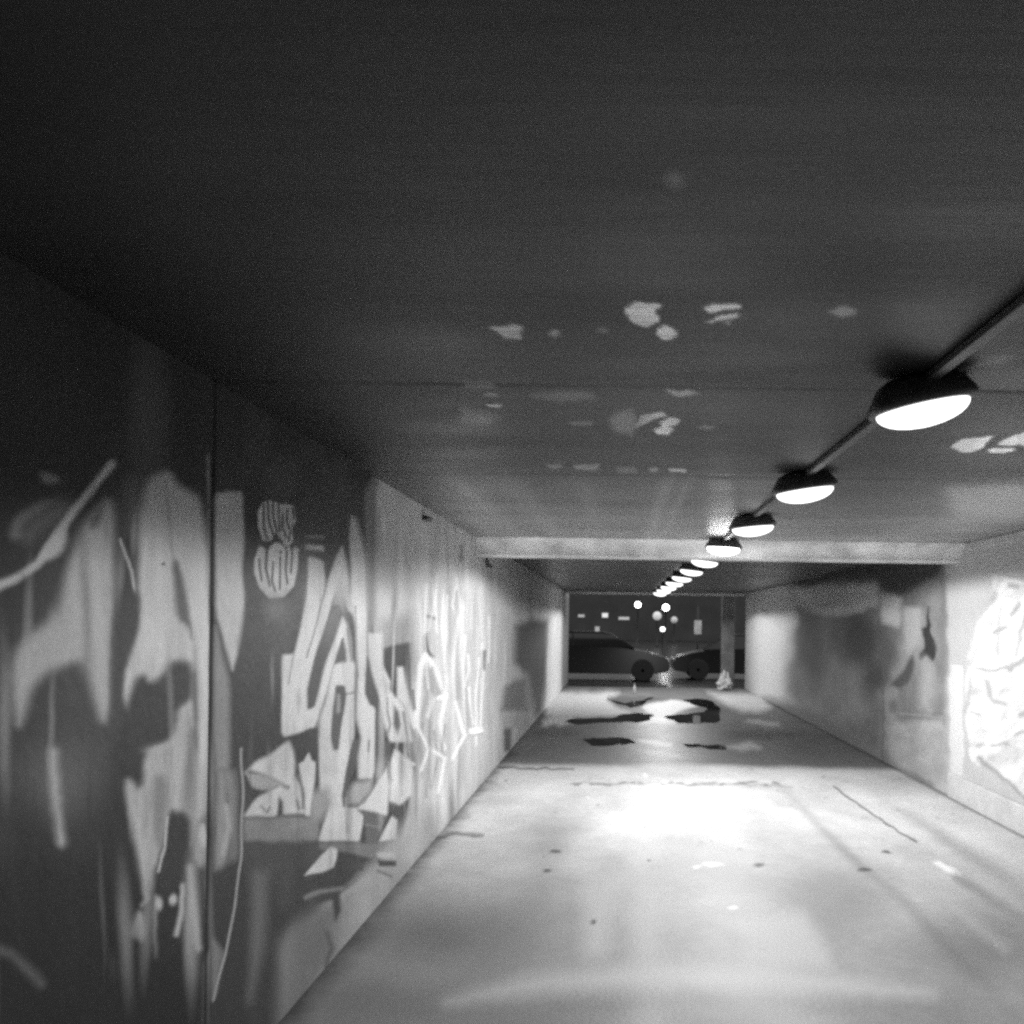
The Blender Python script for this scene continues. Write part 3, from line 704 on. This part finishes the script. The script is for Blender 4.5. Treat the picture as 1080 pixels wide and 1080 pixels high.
# small fittings high on the graffiti wall
def left_pt(x, y):
    c, s = math.cos(-ROLL), math.sin(-ROLL); dx, dy = x-VPX, y-VPY
    dx, dy = dx*c-dy*s, dx*s+dy*c
    Y = XL*F/dx
    return Y, EYE-dy*Y/F
for (x, y), lab, w, h in (((447, 547), 'small dark oval fitting high on the graffiti wall', .16, .035), ((514, 589), 'dark bent bracket on the graffiti wall under the cross beam', .18, .13)):
    yy, zz = left_pt(x, y)
    bm = bmesh.new()
    if w == .16:
        box(bm, XL, XL+.05, yy-w/2, yy+w/2, zz-h/2, zz+h/2, .015)
    else:
        box(bm, XL, XL+.03, yy-w, yy-w+.05, zz-h/2, zz+h/2, .006)
        box(bm, XL+.002, XL+.032, yy-w+.052, yy+w, zz-h/2-.03, zz-h/2+.012, .006)
    tag(obj('wall_bracket', bm, M_hood), lab, 'bracket')

# ================================================================== OUTSIDE
m, nt, p = mat('wet_asphalt'); p.inputs['Roughness'].default_value = .22
tc = nt.nodes.new('ShaderNodeTexCoord')
nz = nt.nodes.new('ShaderNodeTexNoise'); nz.inputs['Scale'].default_value = .6; nz.inputs['Detail'].default_value = 8
nt.links.new(tc.outputs['Object'], nz.inputs['Vector'])
mr = nt.nodes.new('ShaderNodeMapRange'); mr.inputs['To Min'].default_value = .02; mr.inputs['To Max'].default_value = .07
nt.links.new(nz.outputs['Fac'], mr.inputs['Value']); nt.links.new(mr.outputs['Result'], p.inputs['Base Color'])
n2 = nt.nodes.new('ShaderNodeTexNoise'); n2.inputs['Scale'].default_value = 25
nt.links.new(tc.outputs['Object'], n2.inputs['Vector'])
bp = nt.nodes.new('ShaderNodeBump'); bp.inputs['Strength'].default_value = .25; bp.inputs['Distance'].default_value = .01
nt.links.new(n2.outputs['Fac'], bp.inputs['Height']); nt.links.new(bp.outputs['Normal'], p.inputs['Normal'])
M_asph = m
bm = bmesh.new(); bmesh.ops.create_grid(bm, x_segments=20, y_segments=20, size=400); bmesh.ops.translate(bm, verts=bm.verts, vec=(0, 150, -.012))
tag(obj('ground', bm, M_asph), 'dark wet asphalt outside the far mouth', None, None, 'structure')

# cars
M_paint = plain('dark_car_paint', .004, .3, .1, 3); M_paint.node_tree.nodes['Principled BSDF'].inputs['Specular IOR Level'].default_value = .15
M_glass = plain('dark_car_glass', .01, .06, .1, 3)
M_tyre = plain('tyre_rubber', .008, .8, .2, 20); M_rim = plain('wheel_rim_alloy', .03, .35, .1, 20, metal=.8)
M_hl = plain('headlight_glass', .5, .1, .1, 20)
def prism(bm, prof, y0, y1, inset=0.0):
    """side profile (x,z) carried across the width y, narrowed by inset at its top"""
    zmin = min(z for _, z in prof); zmax = max(z for _, z in prof)
    A = [bm.verts.new((x, y0+inset*(z-zmin)/(zmax-zmin), z)) for x, z in prof]
    B = [bm.verts.new((x, y1-inset*(z-zmin)/(zmax-zmin), z)) for x, z in prof]
    n = len(prof)
    bm.faces.new(A); bm.faces.new(list(reversed(B)))
    for i in range(n): bm.faces.new((A[i], B[i], B[(i+1) % n], A[(i+1) % n]))
    bmesh.ops.recalc_face_normals(bm, faces=bm.faces)
    bmesh.ops.bevel(bm, geom=list(bm.edges), offset=.03, segments=2, affect='EDGES', clamp_overlap=True)
def car(loc, rz, label, sc=1.0):
    root = empty('parked_car', loc); root.rotation_euler = (0, 0, rz); root.scale = (sc, sc, sc)
    tag(root, label, 'car', 'cars parked outside the far mouth')
    bm = bmesh.new()
    prism(bm, [(-2.1, .32), (-2.15, .62), (-2.08, .86), (-1.5, .96), (-.6, 1.0), (.7, .98), (1.5, .86), (2.05, .70), (2.15, .5), (2.1, .3), (1.75, .24), (1.0, .22), (-1.0, .22), (-1.75, .24)], -.86, .86, .08)
    obj('body', bm, M_paint, root)
    bm = bmesh.new(); prism(bm, [(-1.75, .93), (-1.15, 1.36), (-.75, 1.42), (.15, 1.42), (.5, 1.34), (1.15, .95)], -.74, .74, .14); obj('cabin_glass', bm, M_glass, root)
    bm = bmesh.new(); prism(bm, [(-1.2, 1.37), (-.75, 1.44), (.15, 1.44), (.5, 1.36), (.1, 1.39), (-.8, 1.39)], -.62, .62, .02); obj('roof', bm, M_paint, root)
    for x in (-1.3, 1.35):
        for s in (-1, 1):
            bm = bmesh.new(); lathe(bm, [(.2, -.1), (.3, -.1), (.33, -.06), (.33, .06), (.3, .1), (.2, .1)], 24)
            bmesh.ops.rotate(bm, verts=bm.verts, matrix=Matrix.Rotation(R(90), 3, 'X')); bmesh.ops.translate(bm, verts=bm.verts, vec=(x, s*.80, .33))
            w = obj('tyre', bm, M_tyre, root)
            bm = bmesh.new(); lathe(bm, [(.05, -.09), (.2, -.07), (.2, .07), (.05, .09)], 20)
            bmesh.ops.rotate(bm, verts=bm.verts, matrix=Matrix.Rotation(R(90), 3, 'X')); bmesh.ops.translate(bm, verts=bm.verts, vec=(x, s*.81, .33))
            obj('rim', bm, M_rim, w)
    for s in (-1, 1):
        bm = bmesh.new(); box(bm, 2.02, 2.13, s*.6-.15, s*.6+.15, .58, .68, .02); obj('headlight', bm, M_hl, root)
car((-.62, 30.6, -.012), 0, 'dark car parked broadside behind the left half of the far mouth')
car((3.75, 31.8, -.012), math.pi, 'dark car with low bonnet towards the gap, behind the right half of the mouth', .97)

# street lamps beyond, each a post with a globe
M_post = plain('lamp_post_iron', .03, .5, .2, 10)
def street_lamp(px, py, Y, r, strength, label, light=0):
    X = (px-VPX)*Y/F; z = EYE-(py-VPY)*Y/F
    root = empty('street_lamp', (X, Y, -.012)); tag(root, label, 'street lamp', 'globe lamps in the street beyond')
    bm = bmesh.new(); lathe(bm, [(.12, 0), (.12, .08), (.06, .2), (.045, z-r-.1), (.08, z-r-.06), (.08, z-r+.02)], 12); obj('post', bm, M_post, root, True)
    bm = bmesh.new(); bmesh.ops.create_uvsphere(bm, u_segments=16, v_segments=10, radius=r); bmesh.ops.translate(bm, verts=bm.verts, vec=(0, 0, z+.012)); obj('globe', bm, glow('globe_glow', strength), root, True)
street_lamp(702, 640, 50, .15, 26, 'brightest globe lamp outside, whose light is mirrored on the wet floor')
street_lamp(672.5, 637.5, 55, .15, 12, 'oval bright globe lamp left of the brightest one')
street_lamp(693, 649, 75, .32, .3, 'faint large globe lamp below and between the two bright ones')
street_lamp(711, 653, 90, .30, .12, 'faintest globe lamp, right of the others')
street_lamp(699, 663, 46, .10, 5, 'low bollard globe lamp lowest of all')

# far building closing the street, with a few dim windows
def far_building():
    root = empty('apartment_building', (4, 98, -.012)); tag(root, 'dark long building across the street with a few dimly lit windows', 'building')
    bm = bmesh.new(); box(bm, -34, 34, 0, 10, 0, 14, .05); obj('wall', bm, plain('night_render', .05, .8, .25, .5, .2), root)
    bm = bmesh.new(); box(bm, -34.4, 34.4, -.4, 10.4, 14, 14.5, .05); obj('roof', bm, M_post, root)
    Mw = plain('dark_window_glass', .02, .1, .1, 3); fr = plain('window_frame_paint', .3, .6, .1, 4)
    lit = {}
    for px, py, w, h, s in ((638, 649, .66, .5, .5), (658, 652, 1.1, .34, .16), (613, 650, .7, .32, .09), (630, 664, .5, .6, .06)):
        X = (px-VPX)*98/F-4; z = EYE-(py-VPY)*98/F
        bm = bmesh.new(); box(bm, X-w/2, X+w/2, -.06, -.002, z-h/2, z+h/2, .01); f = obj('window', bm, fr, root)
        bm = bmesh.new(); box(bm, X-w/2+.06, X+w/2-.06, -.075, -.062, z-h/2+.05, z+h/2-.05); obj('pane', bm, glow('lit_pane', s), f)
    for r in range(1, 4):
        for c in range(-7, 8):
            X = c*4.4; z = 1.6+r*3.2
            bm = bmesh.new(); box(bm, X-.7, X+.7, -.06, -.002, z, z+1.5, .01); f = obj('window', bm, fr, root)
            bm = bmesh.new(); box(bm, X-.62, X+.62, -.075, -.062, z+.08, z+1.42); obj('pane', bm, Mw, f)
far_building()

# concrete gate post, little notice on a pole, litter at the mouth
bm = bmesh.new(); box(bm, 2.78, 3.12, 27.35, 27.69, -.01, 2.75, .03); g = obj('gate_post', bm, plain('post_concrete', .14, .7, .45, 3, .3))
bm = bmesh.new(); lathe(bm, [(.19, 0), (.22, .03), (.12, .12), (.02, .16)], 8, 2.95, 27.52, 2.75); obj('cap', bm, plain('cap_concrete', .3, .7, .2, 6), g)
tag(g, 'square concrete gate post standing just outside the right wall end', 'post')
X = (736-VPX)*34/F
t = empty('notice_sign', (X, 34, -.012)); tag(t, 'small pale notice board on a thin pole behind the parked cars', 'sign')
bm = bmesh.new(); lathe(bm, [(.03, 0), (.03, 2.3)], 10); obj('pole', bm, M_post, t, True)
bm = bmesh.new(); box(bm, -.12, .12, -.06, -.032, 1.36, 1.82, .01); obj('board', bm, plain('board_paint', .7, .6, .2, 5), t)

def bag():
    bm = bmesh.new(); bmesh.ops.create_icosphere(bm, subdivisions=4, radius=.15)
    for v in bm.verts:
        n = Vector(v.co); k = 1+.35*math.sin(9*n.x*5+n.y*22)*math.sin(n.z*31+n.x*13)
        v.co = Vector((n.x*1.2*k, n.y*k, max(n.z*1.1, -.13)*k))
        if v.co.z > .08: v.co.x *= .6; v.co.y *= .6; v.co.z *= 1.7
    zmin = min(v.co.z for v in bm.verts)
    bmesh.ops.translate(bm, verts=bm.verts, vec=(2.74, 26.2, -zmin+.002))
    return bm
tag(obj('plastic_bag', bag(), plain('pale_plastic', .5, .45, .2, 9)), 'crumpled pale bag lying at the foot of the right wall end', 'bag')
bm = bmesh.new(); x, y = floor_pt(669, 731.5); lathe(bm, [(.035, 0), (.038, .01), (.038, .13), (.03, .16), (.014, .19), (.014, .225), (.017, .226), (.017, .24)], 16, x, y, .001)
b = obj('bottle', bm, plain('bottle_plastic', .55, .2, .1, 9), None, True)
tag(b, 'small pale bottle standing alone on the floor edge at the far mouth', 'bottle')

# ================================================================== WORLD (night sky glow raised as even fill), CAMERA, RENDER
w = bpy.data.worlds.new('World'); bpy.context.scene.world = w; w.use_nodes = True
nt = w.node_tree; bg = nt.nodes['Background']
bg.inputs['Color'].default_value = (1, 1, 1, 1); bg.inputs['Strength'].default_value = .85

cd = bpy.data.cameras.new('camera'); cam = bpy.data.objects.new('camera', cd); C.objects.link(cam)
cam.location = (0, 0, EYE)
cam.rotation_mode = 'QUATERNION'
cam.rotation_quaternion = (Matrix.Rotation(R(90), 3, 'X') @ Matrix.Rotation(ROLL, 3, 'Z')).to_quaternion()
cd.sensor_width = 36; cd.lens = 36
cd.shift_x = (540-VPX)/1080; cd.shift_y = (VPY-540)/1080
cd.clip_start = .05; cd.clip_end = 1000
s = bpy.context.scene; s.camera = cam
s.render.engine = 'CYCLES'
s.cycles.use_denoising = False
s.cycles.max_bounces = 8; s.cycles.diffuse_bounces = 5; s.cycles.glossy_bounces = 4
s.cycles.sample_clamp_indirect = 4.0; s.cycles.sample_clamp_direct = 14.0; s.cycles.caustics_reflective = False; s.cycles.caustics_refractive = False
s.cycles.filter_width = 3.0
s.view_settings.view_transform = 'Standard'; s.view_settings.look = 'None'; s.view_settings.exposure = 0; s.view_settings.gamma = 1
